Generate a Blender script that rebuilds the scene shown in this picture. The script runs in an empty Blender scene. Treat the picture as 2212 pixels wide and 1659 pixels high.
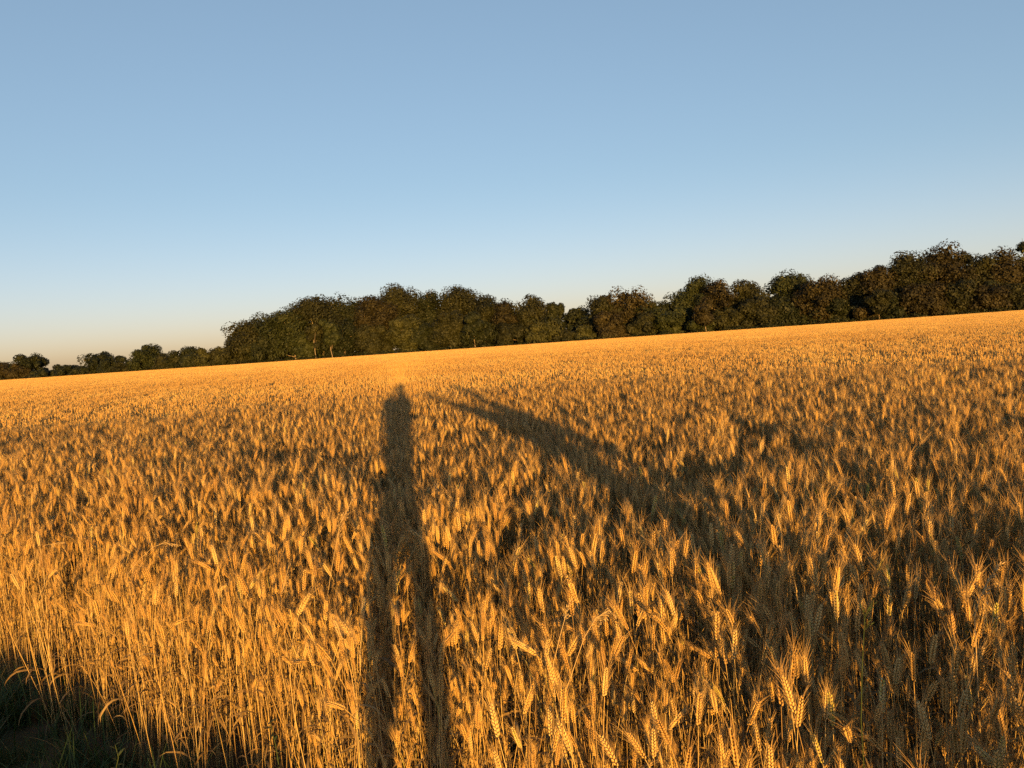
import bpy, math, random
import numpy as np
from mathutils import Vector, Matrix

# ------------------------------------------------------------------ camera, sky, sun, exposure
SC = bpy.context.scene
COL = SC.collection
CAM_Z = 1.62
F, CX, CY = 1671.0, 1106.0, 829.5            # focal length and centre in the 2212 x 1659 view of the photograph
PITCH, ROLL = math.radians(3.12), math.radians(4.0)
fwd = Vector((0, math.cos(PITCH), -math.sin(PITCH)))
r0 = Vector((1, 0, 0)); u0 = Vector((0, math.sin(PITCH), math.cos(PITCH)))
rgt = math.cos(ROLL) * r0 - math.sin(ROLL) * u0
upv = math.sin(ROLL) * r0 + math.cos(ROLL) * u0
CAMP = Vector((0, 0, CAM_Z))
def ray(px, py):
    return (fwd * F + rgt * (px - CX) + upv * (CY - py)).normalized()
def at_height(px, py, z):
    d = ray(px, py); t = (z - CAM_Z) / d.z
    return CAMP + d * t
def project(P):
    d = np.asarray(P) - np.array(CAMP)
    f_ = d @ np.array(fwd)
    return CX + F * (d @ np.array(rgt)) / f_, CY - F * (d @ np.array(upv)) / f_, f_

cd = bpy.data.cameras.new('camera'); cam = bpy.data.objects.new('camera', cd); COL.objects.link(cam)
cd.sensor_width = 36.0; cd.lens = 36.0 * F / 2212.0; cd.clip_start = 0.05; cd.clip_end = 6000
cam.matrix_world = Matrix(((rgt.x, upv.x, -fwd.x, CAMP.x), (rgt.y, upv.y, -fwd.y, CAMP.y), (rgt.z, upv.z, -fwd.z, CAMP.z), (0, 0, 0, 1)))
SC.camera = cam

LDIR = ray(866, 834)                           # the way the sunlight travels: towards the shadow of the photographer's head
SUN_EL = math.asin(-LDIR.z)
SUN_ROT = math.atan2(-LDIR.x, -LDIR.y) % (2 * math.pi)
wd = bpy.data.worlds.new('World'); SC.world = wd; wd.use_nodes = True
nt = wd.node_tree
sky = nt.nodes.new('ShaderNodeTexSky'); sky.sky_type = 'NISHITA'; sky.sun_disc = False
sky.sun_elevation = SUN_EL; sky.sun_rotation = SUN_ROT
sky.altitude = 100; sky.air_density = 0.7; sky.dust_density = 1.0; sky.ozone_density = 2.0
gm = nt.nodes.new('ShaderNodeGamma'); gm.inputs[1].default_value = 0.62
tn = nt.nodes.new('ShaderNodeMix'); tn.data_type = 'RGBA'; tn.blend_type = 'MULTIPLY'; tn.inputs[0].default_value = 1.0
tn.inputs[7].default_value = (1.02, 1.0, 1.0, 1)
nt.links.new(sky.outputs[0], gm.inputs[0]); nt.links.new(gm.outputs[0], tn.inputs[6])
# the rosy band low in the sky all round the horizon at sunset
tg = nt.nodes.new('ShaderNodeTexCoord'); sx = nt.nodes.new('ShaderNodeSeparateXYZ'); nt.links.new(tg.outputs['Generated'], sx.inputs[0])
mr = nt.nodes.new('ShaderNodeMapRange'); mr.interpolation_type = 'SMOOTHSTEP'; mr.inputs[1].default_value = -0.02; mr.inputs[2].default_value = 0.22; mr.inputs[3].default_value = 1.0; mr.inputs[4].default_value = 0.0
nt.links.new(sx.outputs[2], mr.inputs[0])
bd = nt.nodes.new('ShaderNodeMix'); bd.data_type = 'RGBA'; bd.blend_type = 'MULTIPLY'; bd.inputs[7].default_value = (1.37, 1.13, 1.13, 1)
nt.links.new(mr.outputs[0], bd.inputs[0]); nt.links.new(tn.outputs[2], bd.inputs[6])
nt.links.new(bd.outputs[2], nt.nodes['Background'].inputs[0])
nt.nodes['Background'].inputs[1].default_value = 0.15

sl = bpy.data.lights.new('sun', 'SUN'); sl.energy = 4.3; sl.color = (1.0, 0.54, 0.12); sl.angle = math.radians(0.53)
so = bpy.data.objects.new('sun', sl); COL.objects.link(so)
so.rotation_mode = 'QUATERNION'; so.rotation_quaternion = LDIR.to_track_quat('-Z', 'Y'); so.location = (2, -20, 10)

SC.view_settings.view_transform = 'Standard'; SC.view_settings.look = 'None'
SC.view_settings.exposure = 1.5; SC.view_settings.gamma = 1.0; SC.view_settings.use_curve_mapping = False
SC.render.engine = 'CYCLES'
SC.cycles.use_denoising = False; SC.cycles.denoiser = 'OPENIMAGEDENOISE'; SC.cycles.denoising_input_passes = 'RGB_ALBEDO_NORMAL'; SC.cycles.denoising_prefilter = 'ACCURATE'
SC.cycles.max_bounces = 6; SC.cycles.diffuse_bounces = 1; SC.cycles.glossy_bounces = 2; SC.cycles.transmission_bounces = 3

rng = np.random.default_rng(11)

# ------------------------------------------------------------------ helpers
def mesh_np(name, V, F_, mat=None, tint=None, smooth=False):
    """V (n,3); F_ list of (m,k) int arrays; tint per vertex."""
    me = bpy.data.meshes.new(name)
    V = np.asarray(V, dtype=np.float32)
    if not isinstance(F_, list): F_ = [F_]
    F_ = [np.asarray(f, dtype=np.int32) for f in F_ if len(f)]
    me.vertices.add(len(V)); me.vertices.foreach_set('co', V.ravel())
    nl = sum(f.size for f in F_); npoly = sum(len(f) for f in F_)
    me.loops.add(nl); me.polygons.add(npoly)
    me.loops.foreach_set('vertex_index', np.concatenate([f.ravel() for f in F_]))
    tot = np.concatenate([np.full(len(f), f.shape[1], dtype=np.int32) for f in F_])
    me.polygons.foreach_set('loop_start', np.concatenate([[0], np.cumsum(tot)[:-1]]).astype(np.int32))
    me.polygons.foreach_set('loop_total', tot)
    if smooth: me.polygons.foreach_set('use_smooth', np.ones(npoly, dtype=bool))
    if tint is not None:
        a = me.attributes.new('tint', 'FLOAT', 'POINT'); a.data.foreach_set('value', np.asarray(tint, dtype=np.float32))
    if mat is not None: me.materials.append(mat)
    me.update(calc_edges=True); me.validate()
    return me

class MB:
    """collects pieces of geometry, each with a tint and a material slot"""
    def __init__(s): s.V = []; s.T = []; s.Q = []; s.t = []; s.n = 0; s.mT = []; s.mQ = []
    def add(s, V, T=None, Q=None, tint=0.5, m=0):
        V = np.asarray(V, dtype=np.float64).reshape(-1, 3)
        if T is not None and len(T): s.T.append(np.asarray(T) + s.n); s.mT.append(np.full(len(T), m))
        if Q is not None and len(Q): s.Q.append(np.asarray(Q) + s.n); s.mQ.append(np.full(len(Q), m))
        s.V.append(V); s.t.append(np.full(len(V), tint) if np.isscalar(tint) else np.asarray(tint)); s.n += len(V)
    def join(s, o, off=(0, 0, 0), m=0):
        if not o.V: return
        n = s.n
        for V, t in zip(o.V, o.t): s.V.append(V + np.asarray(off)); s.t.append(t)
        for T, mm in zip(o.T, o.mT): s.T.append(T + n); s.mT.append(mm + m)
        for Q, mm in zip(o.Q, o.mQ): s.Q.append(Q + n); s.mQ.append(mm + m)
        s.n += o.n
    def mesh(s, name, mats, smooth=False):
        fs = []; ms = []
        if s.T: fs.append(np.concatenate(s.T)); ms.append(np.concatenate(s.mT))
        if s.Q: fs.append(np.concatenate(s.Q)); ms.append(np.concatenate(s.mQ))
        me = mesh_np(name, np.concatenate(s.V), fs, None, np.concatenate(s.t), smooth)
        if not isinstance(mats, (list, tuple)): mats = [mats]
        for m in mats: me.materials.append(m)
        if len(mats) > 1 and len(me.polygons) == sum(len(x) for x in ms):
            me.polygons.foreach_set('material_index', np.concatenate(ms).astype(np.int32))
        return me

def unit(v):
    v = np.asarray(v, float); return v / (np.linalg.norm(v, axis=-1, keepdims=True) + 1e-12)
def frame(t):
    t = unit(t); a = np.array((0, 1.0, 0)) if abs(t[1]) < 0.9 else np.array((1.0, 0, 0))
    b = unit(np.cross(t, a)); return t, b, np.cross(t, b)
def tube(mb, P, R, k=5, tint=0.5, m=0, cap=True):
    P = np.asarray(P, float); n = len(P); V = []
    for i in range(n):
        t = P[min(i + 1, n - 1)] - P[max(i - 1, 0)]; t, b, c = frame(t)
        a = np.arange(k) * 2 * math.pi / k
        V.append(P[i] + R[i] * (np.cos(a)[:, None] * b + np.sin(a)[:, None] * c))
    V = np.concatenate(V); Q = []
    for i in range(n - 1):
        for j in range(k):
            j2 = (j + 1) % k; Q.append((i * k + j, i * k + j2, (i + 1) * k + j2, (i + 1) * k + j))
    T = []
    if cap:
        V = np.vstack([V, P[-1][None], P[0][None]]); e = n * k
        for j in range(k):
            T.append(((n - 1) * k + j, (n - 1) * k + (j + 1) % k, e)); T.append(((j + 1) % k, j, e + 1))
    mb.add(V, T, Q, tint, m)
def strip(mb, P, W, side, tint=0.5, m=0, fold=0.0):
    """a leaf blade along P with half widths W and side vectors; folded along its midrib"""
    P = np.asarray(P, float); n = len(P); side = np.broadcast_to(np.asarray(side, float), P.shape)
    V = []; Q = []
    for i in range(n):
        t = unit(P[min(i + 1, n - 1)] - P[max(i - 1, 0)]); s_ = unit(side[i] - t * (side[i] @ t)); nn = np.cross(t, s_)
        V += [P[i] - s_ * W[i] + nn * W[i] * fold, P[i], P[i] + s_ * W[i] + nn * W[i] * fold]
    for i in range(n - 1):
        a = i * 3
        Q += [(a, a + 1, a + 4, a + 3), (a + 1, a + 2, a + 5, a + 4)]
    mb.add(V, None, Q, tint, m)

def link(name, data, parent=None, loc=None):
    o = bpy.data.objects.new(name, data); COL.objects.link(o)
    if parent is not None: o.parent = parent
    if loc is not None: o.location = loc
    return o
def tag(o, label=None, cat=None, group=None, kind=None):
    if label: o['label'] = label
    if cat: o['category'] = cat
    if group: o['group'] = group
    if kind: o['kind'] = kind
    return o

_lat = np.random.default_rng(5).random((64, 64))
def vnoise(x, y, sc, seed=0):
    x = np.asarray(x, float) / sc + seed * 17.31; y = np.asarray(y, float) / sc + seed * 9.77
    xi = np.floor(x).astype(int); yi = np.floor(y).astype(int); fx = x - xi; fy = y - yi
    fx = fx * fx * (3 - 2 * fx); fy = fy * fy * (3 - 2 * fy)
    g = lambda a, b: _lat[a % 64, b % 64]
    return (g(xi, yi) * (1 - fx) + g(xi + 1, yi) * fx) * (1 - fy) + (g(xi, yi + 1) * (1 - fx) + g(xi + 1, yi + 1) * fx) * fy

def sstep(a, b, x):
    t = np.clip((np.asarray(x, float) - a) / (b - a), 0, 1); return t * t * (3 - 2 * t)
def edge_s(x, y):
    """signed distance into the field from the crop's near edge"""
    return (np.asarray(y, float) - 1.73 + 0.80 * np.asarray(x, float)) / 1.2806
def ground_z(x, y):
    s = edge_s(x, y)
    return 0.18 * (1 - sstep(-1.8, -0.5, s)) + 0.010 * (vnoise(x, y, 0.8, 3) - 0.5) * sstep(60, 20, np.hypot(x, y))

# ------------------------------------------------------------------ materials
def new_mat(name):
    m = bpy.data.materials.new(name); m.use_nodes = True
    n = m.node_tree; n.nodes.clear()
    out = n.nodes.new('ShaderNodeOutputMaterial')
    return m, n, out
def ramp(n, stops):
    r = n.nodes.new('ShaderNodeValToRGB')
    while len(r.color_ramp.elements) < len(stops): r.color_ramp.elements.new(0.5)
    for e, (p, c) in zip(r.color_ramp.elements, stops): e.position = p; e.color = (*c, 1)
    return r
def mat_tint(name, stops, rough=0.6, rand=0.5, transl=0.0, spec=0.3, noise=0.0, nscale=40, bump=0.0, world=0.0):
    m, n, out = new_mat(name)
    at = n.nodes.new('ShaderNodeAttribute'); at.attribute_name = 'tint'
    oi = n.nodes.new('ShaderNodeObjectInfo')
    mx = n.nodes.new('ShaderNodeMix'); mx.data_type = 'FLOAT'; mx.inputs[0].default_value = rand
    n.links.new(at.outputs['Fac'], mx.inputs[2]); n.links.new(oi.outputs['Random'], mx.inputs[3])
    src = mx.outputs[0]
    if noise > 0:
        tc = n.nodes.new('ShaderNodeTexCoord')
        nz = n.nodes.new('ShaderNodeTexNoise'); nz.inputs['Scale'].default_value = nscale; nz.inputs['Detail'].default_value = 3
        n.links.new(tc.outputs['Object'], nz.inputs['Vector'])
        ad = n.nodes.new('ShaderNodeMath'); ad.operation = 'MULTIPLY_ADD'; ad.inputs[1].default_value = noise
        sb = n.nodes.new('ShaderNodeMath'); sb.operation = 'SUBTRACT'; sb.inputs[1].default_value = 0.5
        n.links.new(nz.outputs[0], sb.inputs[0]); n.links.new(sb.outputs[0], ad.inputs[0]); n.links.new(src, ad.inputs[2])
        src = ad.outputs[0]
    if world > 0:
        ge = n.nodes.new('ShaderNodeNewGeometry'); wn = n.nodes.new('ShaderNodeTexNoise'); wn.inputs['Scale'].default_value = 0.35; wn.inputs['Detail'].default_value = 4
        n.links.new(ge.outputs['Position'], wn.inputs['Vector'])
        w1 = n.nodes.new('ShaderNodeMath'); w1.operation = 'SUBTRACT'; w1.inputs[1].default_value = .5; n.links.new(wn.outputs[0], w1.inputs[0])
        w2 = n.nodes.new('ShaderNodeMath'); w2.operation = 'MULTIPLY_ADD'; w2.inputs[1].default_value = world; n.links.new(w1.outputs[0], w2.inputs[0]); n.links.new(src, w2.inputs[2]); src = w2.outputs[0]
    r = ramp(n, stops); n.links.new(src, r.inputs[0])
    p = n.nodes.new('ShaderNodeBsdfPrincipled'); p.inputs['Roughness'].default_value = rough
    p.inputs['Specular IOR Level'].default_value = spec
    n.links.new(r.outputs[0], p.inputs['Base Color'])
    if bump > 0:
        b = n.nodes.new('ShaderNodeBump'); b.inputs['Strength'].default_value = bump; b.inputs['Distance'].default_value = 0.02
        n.links.new(nz.outputs[0], b.inputs['Height']); n.links.new(b.outputs[0], p.inputs['Normal'])
    sh = p.outputs[0]
    if transl > 0:
        t = n.nodes.new('ShaderNodeBsdfTranslucent'); n.links.new(r.outputs[0], t.inputs[0])
        ms = n.nodes.new('ShaderNodeMixShader'); ms.inputs[0].default_value = transl
        n.links.new(sh, ms.inputs[1]); n.links.new(t.outputs[0], ms.inputs[2]); sh = ms.outputs[0]
    n.links.new(sh, out.inputs[0])
    return m
EAR = [(0.0, (0.30, 0.18, 0.075)), (0.2, (0.44, 0.255, 0.08)), (0.45, (0.54, 0.325, 0.095)), (0.7, (0.60, 0.39, 0.14)), (0.88, (0.62, 0.45, 0.19)), (1.0, (0.46, 0.40, 0.085))]
STEM = [(0.0, (0.24, 0.14, 0.055)), (0.5, (0.44, 0.28, 0.09)), (0.85, (0.56, 0.41, 0.17)), (1.0, (0.36, 0.33, 0.08))]
LEAF = [(0.0, (0.12, 0.075, 0.035)), (0.6, (0.24, 0.155, 0.065)), (1.0, (0.40, 0.29, 0.13))]  # stem and leaf colours lowered to put deeper shade between the stalks
M = {}
M['ear'] = mat_tint('wheat_ear', EAR, 0.55, 0.55, 0.08, 0.35, 0.25, 90, world=0.7)
M['awn'] = mat_tint('wheat_awn', [(0, (0.45, 0.27, 0.10)), (1, (0.55, 0.37, 0.15))], 0.5, 0.5, 0.25, 0.4)
M['stem'] = mat_tint('wheat_stem', STEM, 0.45, 0.55, 0.0, 0.4, 0.3, 12)
M['leaf'] = mat_tint('wheat_leaf', LEAF, 0.65, 0.5, 0.3, 0.2, 0.3, 25)
M['pear'] = mat_tint('wheat_patch_ear', EAR, 0.6, 0.12, 0.08, 0.3, world=0.9)
M['pstem'] = mat_tint('wheat_patch_stem', STEM, 0.6, 0.12, 0.0, 0.3)
M['grass'] = mat_tint('verge_grass', [(0, (0.020, 0.042, 0.010)), (0.6, (0.040, 0.075, 0.018)), (0.85, (0.075, 0.10, 0.027)), (1, (0.24, 0.18, 0.08))], 0.6, 0.3, 0.25, 0.25)
M['dry'] = mat_tint('dry_grass', [(0, (0.40, 0.26, 0.11)), (1, (0.55, 0.40, 0.20))], 0.5, 0.4, 0.1, 0.3)
M['weed'] = mat_tint('weed_green', [(0, (0.03, 0.055, 0.016)), (1, (0.08, 0.10, 0.028))], 0.55, 0.4, 0.3, 0.3, 0.3, 30)
M['soil'] = None

def ground_material():
    m, n, out = new_mat('ground_soil_and_verge')
    tc = n.nodes.new('ShaderNodeTexCoord')
    n1 = n.nodes.new('ShaderNodeTexNoise'); n1.inputs['Scale'].default_value = 6; n1.inputs['Detail'].default_value = 8
    n2 = n.nodes.new('ShaderNodeTexNoise'); n2.inputs['Scale'].default_value = 0.05; n2.inputs['Detail'].default_value = 5
    n.links.new(tc.outputs['Object'], n1.inputs[0]); n.links.new(tc.outputs['Object'], n2.inputs[0])
    soil = ramp(n, [(0.3, (0.045, 0.032, 0.02)), (0.7, (0.12, 0.085, 0.05))]); n.links.new(n1.outputs[0], soil.inputs[0])
    gr = ramp(n, [(0.3, (0.02, 0.03, 0.01)), (0.7, (0.06, 0.065, 0.022))]); n.links.new(n2.outputs[0], gr.inputs[0])
    at = n.nodes.new('ShaderNodeAttribute'); at.attribute_name = 'tint'
    mx = n.nodes.new('ShaderNodeMix'); mx.data_type = 'RGBA'
    n.links.new(at.outputs['Fac'], mx.inputs[0]); n.links.new(soil.outputs[0], mx.inputs[6]); n.links.new(gr.outputs[0], mx.inputs[7])
    p = n.nodes.new('ShaderNodeBsdfPrincipled'); p.inputs['Roughness'].default_value = 0.95; p.inputs['Specular IOR Level'].default_value = 0.1
    b = n.nodes.new('ShaderNodeBump'); b.inputs['Strength'].default_value = 0.6; b.inputs['Distance'].default_value = 0.03
    n.links.new(n1.outputs[0], b.inputs['Height']); n.links.new(b.outputs[0], p.inputs['Normal'])
    n.links.new(mx.outputs[2], p.inputs['Base Color']); n.links.new(p.outputs[0], out.inputs[0])
    return m

# ------------------------------------------------------------------ the ground: one sheet out to the horizon
BND = [(-400, 360), (-205, 250), (-64, 168), (0, 156), (120, 132), (400, 76)]
def far_edge(x): return np.interp(x, [b[0] for b in BND], [b[1] for b in BND])
ax = np.concatenate([-np.geomspace(4000, 8.2, 34), np.arange(-8, 8.01, 0.25), np.geomspace(8.2, 4000, 34)])
gx, gy = np.meshgrid(ax, ax, indexing='ij'); nA = len(ax)
gV = np.stack([gx.ravel(), gy.ravel(), ground_z(gx, gy).ravel()], 1)
ii = np.arange(nA * nA).reshape(nA, nA)
gQ = np.stack([ii[:-1, :-1].ravel(), ii[1:, :-1].ravel(), ii[1:, 1:].ravel(), ii[:-1, 1:].ravel()], 1)
gt = np.where((edge_s(gV[:, 0], gV[:, 1]) < -0.1) | (gV[:, 1] > far_edge(gV[:, 0])), 1.0, 0.0)
g = link('ground', mesh_np('ground', gV, gQ, ground_material(), gt, True)); tag(g, kind='structure')

# ------------------------------------------------------------------ wheat: prototypes of the stalks
def spindle(mb, base, axis, L, r, k=4, tint=0.5, m=0, flat=None):
    t, b, c = frame(axis)
    if flat is not None:
        b = unit(np.asarray(flat) - t * (np.asarray(flat) @ t)); c = np.cross(t, b)
    a = np.arange(k) * 2 * math.pi / k
    ring = np.cos(a)[:, None] * b + np.sin(a)[:, None] * c * 0.75
    V = np.vstack([base[None], base + t * L * 0.28 + ring * r, base + t * L * 0.62 + ring * r * 0.82, (base + t * L)[None]])
    T = []; Q = []
    for j in range(k):
        j2 = (j + 1) % k
        T += [(0, 1 + j2, 1 + j), (1 + k + j, 1 + k + j2, 1 + 2 * k)]
        Q.append((1 + j, 1 + j2, 1 + k + j2, 1 + k + j))
    mb.add(V, T, Q, tint, m)

def stalk_path(r, bend, H=0.80):
    """stem and ear axis in the x-z plane, bending towards +x"""
    n = 9; L = H; th0 = r.normal(0, 0.035); P = [np.zeros(3)]; ang = []
    ts = np.linspace(0, 1, n)
    for i in range(1, n):
        tm = 0.5 * (ts[i] + ts[i - 1])
        th = th0 + bend * max(0, (tm - 0.45) / 0.55) ** 2.2
        wob = 0.02 * math.sin(tm * 9 + r.random())
        P.append(P[-1] + L / (n - 1) * np.array((math.sin(th), wob, math.cos(th)))); ang.append(th)
    return np.array(P), th0 + bend

def make_stalk(r, bend):
    parts = {k: MB() for k in ('stem', 'ear', 'beard')}; parts['leaf'] = []
    P, th = stalk_path(r, bend)
    tt = r.random()
    R = np.linspace(0.0016, 0.0009, len(P))
    tube(parts['stem'], P, R, 4, np.clip(tt + r.normal(0, .05), 0, 1), cap=False)
    for k in (2, 4, 6):                                # nodes of the straw
        t = unit(P[k + 1] - P[k]); spindle(parts['stem'], P[k] - t * .004, t, .008, .0021, 4, max(0, tt - .5))
    # ear
    nE = int(r.integers(9, 12)); Le = 0.060 + 0.026 * r.random(); E = P[-1].copy(); twist = r.random() * math.pi; es = Le / 0.099
    ecurve = bend * 0.35 * r.random()
    pts = [E.copy()]; axs = []
    for i in range(nE):
        a = th + ecurve * i / nE
        t = np.array((math.sin(a), 0, math.cos(a))); axs.append(t); E = E + t * Le / nE; pts.append(E.copy())
    for i in range(nE):
        t = axs[i]; tw = twist + 0.06 * i
        b0 = np.array((0, 1.0, 0)); c0 = np.cross(t, b0)
        side = math.cos(tw) * b0 + math.sin(tw) * c0; nrm = np.cross(t, side)
        prof = 0.62 + 0.38 * math.sin(math.pi * min(1, (i + 1.2) / (nE + 0.6)))
        for sgn in (1, -1):
            base = pts[i] + side * sgn * 0.0012 + t * (0 if sgn > 0 else Le / nE * .5)
            for fl in (-1, 1):
                axd = unit(t + side * sgn * (0.40 + r.normal(0, .06)) + nrm * fl * 0.30)
                spindle(parts['ear'], base + nrm * fl * .0012, axd, es * 0.0172 * prof, es * 0.0043 * prof, 4, np.clip(tt + r.normal(0, .16), 0, 1), flat=side)
                if r.random() < 0.85:
                    La = (0.024 + 0.028 * r.random()) * (0.7 + 0.5 * i / nE)
                    d1 = unit(t + side * sgn * (0.30 + r.normal(0, .10)) + nrm * fl * (0.16 + r.normal(0, .08)))
                    d2 = unit(d1 + side * sgn * 0.12)
                    A = base + axd * 0.013 * es * prof
                    tube(parts['beard'], [A, A + d1 * La * .5, A + d1 * La * .5 + d2 * La * .5], [.0005, .00038, .00012], 3, np.clip(tt + r.normal(0, .1), 0, 1), cap=False)
    spindle(parts['ear'], pts[-1] - axs[-1] * .004, axs[-1], 0.010, 0.0020, 4, tt)
    # dry leaves on the stem
    for k in range(int(r.integers(1, 4))):
        h = r.uniform(0.30, 0.80); i = int(h * (len(P) - 1)); A = P[i]
        az = r.random() * 2 * math.pi; d = np.array((math.cos(az), math.sin(az), 0)); n = 7
        Ll = r.uniform(0.12, 0.22); Q = [A]; e = r.uniform(0.3, 1.1)
        for j in range(n - 1):
            Q.append(Q[-1] + Ll / (n - 1) * (math.cos(e) * d + math.sin(e) * np.array((0, 0, 1)))); e -= r.uniform(0.15, 0.55)
        w = 0.0048 * np.array((0.7, 1, 1, .9, .75, .45, .08))
        sd = np.cross(d, (0, 0, 1)); tw = np.linspace(0, r.normal(0, 1.2), n)[:, None]
        sd = np.cos(tw) * sd + np.sin(tw) * np.array((0, 0, 1.0)) * .8
        lf = MB(); parts['leaf'].append(lf); strip(lf, Q, w, sd, np.clip(r.normal(.5, .25), 0, 1), fold=0.3)
    return parts
PK = ('stem', 'ear', 'beard', 'leaf'); PM = [M['stem'], M['ear'], M['awn'], M['leaf']]
bends = [0.05, 0.12, 0.2, 0.28, 0.1, 0.35, 0.45, 0.18, 0.6, 0.25, 0.08, 0.75, 0.15, 0.32, 1.0, 0.22]
rv = np.random.default_rng(3)
PROTO = bpy.data.collections.new('wheat_kinds')           # sources of the crop's instances (not linked to the scene)
VAR = []
for i, b in enumerate(bends):
    pt = make_stalk(rv, b)
    full = MB()
    for j, k in enumerate(PK):
        for q in (pt[k] if k == 'leaf' else [pt[k]]): full.join(q, m=j)
    o = bpy.data.objects.new('a_stalk_%02d' % i, full.mesh('wheat_stalk_full', PM)); PROTO.objects.link(o)
    VAR.append([pt[k].mesh('wheat_' + k, PM[j]) for j, k in enumerate(PK[:3])] + [q.mesh('wheat_leaf', PM[3]) for q in pt['leaf']])
NV = len(bends)

def patch(r, size, n, detail):
    mb = MB(); ncl = max(8, n // 6)
    cr_ = size * 0.54 * np.sqrt(r.random(ncl)); ca_ = r.random(ncl) * 6.283
    for i in range(n):
        q = int(r.integers(0, ncl)); x, y = cr_[q] * math.cos(ca_[q]) + r.normal(0, .03), cr_[q] * math.sin(ca_[q]) + r.normal(0, .03)
        H = 0.80 + r.normal(0, 0.035) - (0.10 * r.random() if r.random() < .25 else 0)
        bend = abs(r.normal(0.22, 0.2)); az = r.random() * 6.283; d = np.array((math.cos(az), math.sin(az), 0))
        tt = np.clip(r.normal(.5, .25), 0, 1)
        B = np.array((x, y, 0)); top = B + np.array((0, 0, H)) + d * H * .22 * bend * .8 - np.array((0, 0, .1 * bend))
        ax_ = unit(np.array((0, 0, math.cos(bend))) + d * math.sin(bend))
        if detail == 1:
            kn = B + (top - B) * .55 + np.array((0, 0, .02))
            tube(mb, [B + np.array((0, 0, .1)), kn, top], [.0018, .0016, .0011], 3, tt, 1, cap=False)
            L = .058 + .024 * r.random()
            sd = unit(np.cross(ax_, unit(r.normal(0, 1, 3)))); nn = np.cross(ax_, sd)
            for q in range(3):                            # a chain of plump whorls reads as the herringbone of the ear
                for s_ in (-1, 1):
                    spindle(mb, top + ax_ * L * .29 * q + sd * s_ * .001, unit(ax_ + sd * s_ * .28), L * .42, .0056 * (1.05 - .13 * q), 4, np.clip(tt + r.normal(0, .1), 0, 1), 0, flat=nn)
            for q in range(3):
                A = top + ax_ * L * r.uniform(.2, .9); e = unit(ax_ + r.normal(0, .25, 3)) * .055; w = unit(np.cross(e, r.normal(0, 1, 3))) * .0006
                mb.add([A - w, A + w, A + e], [(0, 1, 2)], None, tt, 0)
            if r.random() < .8:
                A = B + (top - B) * r.uniform(.55, .95); e = r.random() * 6.28; dd = np.array((math.cos(e), math.sin(e), r.uniform(-.1, .6)))
                L2 = .16; C1 = A + dd * L2 * .5; C2 = C1 + (dd + np.array((0, 0, -1.0))) * L2 * .45
                strip(mb, [A, C1, C2], [.004, .0045, .0008], np.cross(dd, (0, 0, 1)), max(0, tt - .3), 1)
        else:
            w = unit(np.cross((0, 0, 1.0), r.normal(0, 1, 3))) * .003
            lo = B + np.array((0, 0, .45))
            mb.add([lo - w, lo + w, top + w * .6, top - w * .6], None, [(0, 1, 2, 3)], max(0, tt - .2), 1)
            spindle(mb, top, ax_, .082, .0068, 4, tt, 0)
            for q in range(2):
                A = top + ax_ * .06; e = unit(ax_ + r.normal(0, .25, 3)) * .07; w = unit(np.cross(e, r.normal(0, 1, 3))) * .001
                mb.add([A - w, A + w, A + e], [(0, 1, 2)], None, tt, 0)
    return mb
rp = np.random.default_rng(8)
N1, N2 = 8, 8
for i in range(N1): PROTO.objects.link(bpy.data.objects.new('b_patch_%02d' % i, patch(rp, 0.5, 140, 1).mesh('wheat_patch', [M['pear'], M['pstem']])))
for i in range(N2): PROTO.objects.link(bpy.data.objects.new('c_patch_%02d' % i, patch(rp, 1.5, 720, 2).mesh('wheat_far_patch', [M['pear'], M['pstem']])))

# ------------------------------------------------------------------ wheat: where each stalk stands
def crop_height(x, y):
    """height factor of the crop: slow swells, shorter hollows, the lowered tramline"""
    h = 1.0 + 0.012 * (vnoise(x, y, 6.0, 1) - .5) + 0.016 * (vnoise(x, y, 1.1, 2) - .5) + 0.03 * (vnoise(x, y, 25., 4) - .5)
    hol = sstep(0.62, 0.86, vnoise(x, y, 0.34, 23))
    h = h - 0.07 * hol
    d = (np.asarray(x) + 5.2) * 0.8 + (np.asarray(y) - 45.0) * 0.6     # tramline crossing the middle of the field
    tr = np.minimum(np.abs(d - 0.9), np.abs(d + 0.9))
    return h - 0.10 * sstep(0.45, 0.2, tr), tr
def in_view(x, y, mar): return (np.abs(x) < 0.70 * y + mar)
ys = []
NEAR = 12.0
n = 160000
X = rng.uniform(-13, 13, n * 3); Y = rng.uniform(0.2, NEAR + .4, n * 3)
keepN = int((26 * (NEAR + .2)) * 760); X = X[:keepN]; Y = Y[:keepN]
s = edge_s(X, Y) + 0.10 * (vnoise(X, Y, 0.5, 9) - .5) * 2
k = (s > 0) & in_view(X, Y, 1.6) & (np.hypot(X, Y) < NEAR + .5 * rng.random(len(X)))
hol = sstep(0.62, 0.85, vnoise(X, Y, 0.34, 23)); k &= rng.random(len(X)) > 0.5 * hol
k &= rng.random(len(X)) > 0.8 * sstep(.45, .78, vnoise(X, Y, 0.16, 15))     # plants stand in clumps with gaps between
row = np.abs(((X * 0.8 + Y * 0.6) / 0.145) % 1 - .5) * 2          # drilled rows
k &= rng.random(len(X)) > 0.35 * sstep(.55, 1, row)
X, Y = X[k], Y[k]
H, tr = crop_height(X, Y)
se = edge_s(X, Y)
H = H * (1 + rng.normal(0, 0.04, len(X))) - np.where(rng.random(len(X)) < .14, rng.random(len(X)) * .2, 0) + 0.02
H = H * (1 - (0.04 + 0.50 * rng.random(len(X)) ** 1.3) * (1 - sstep(0.0, 1.1, se + .3 * (vnoise(X, Y, .4, 12) - .5))))     # shorter plants along the edge
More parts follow.
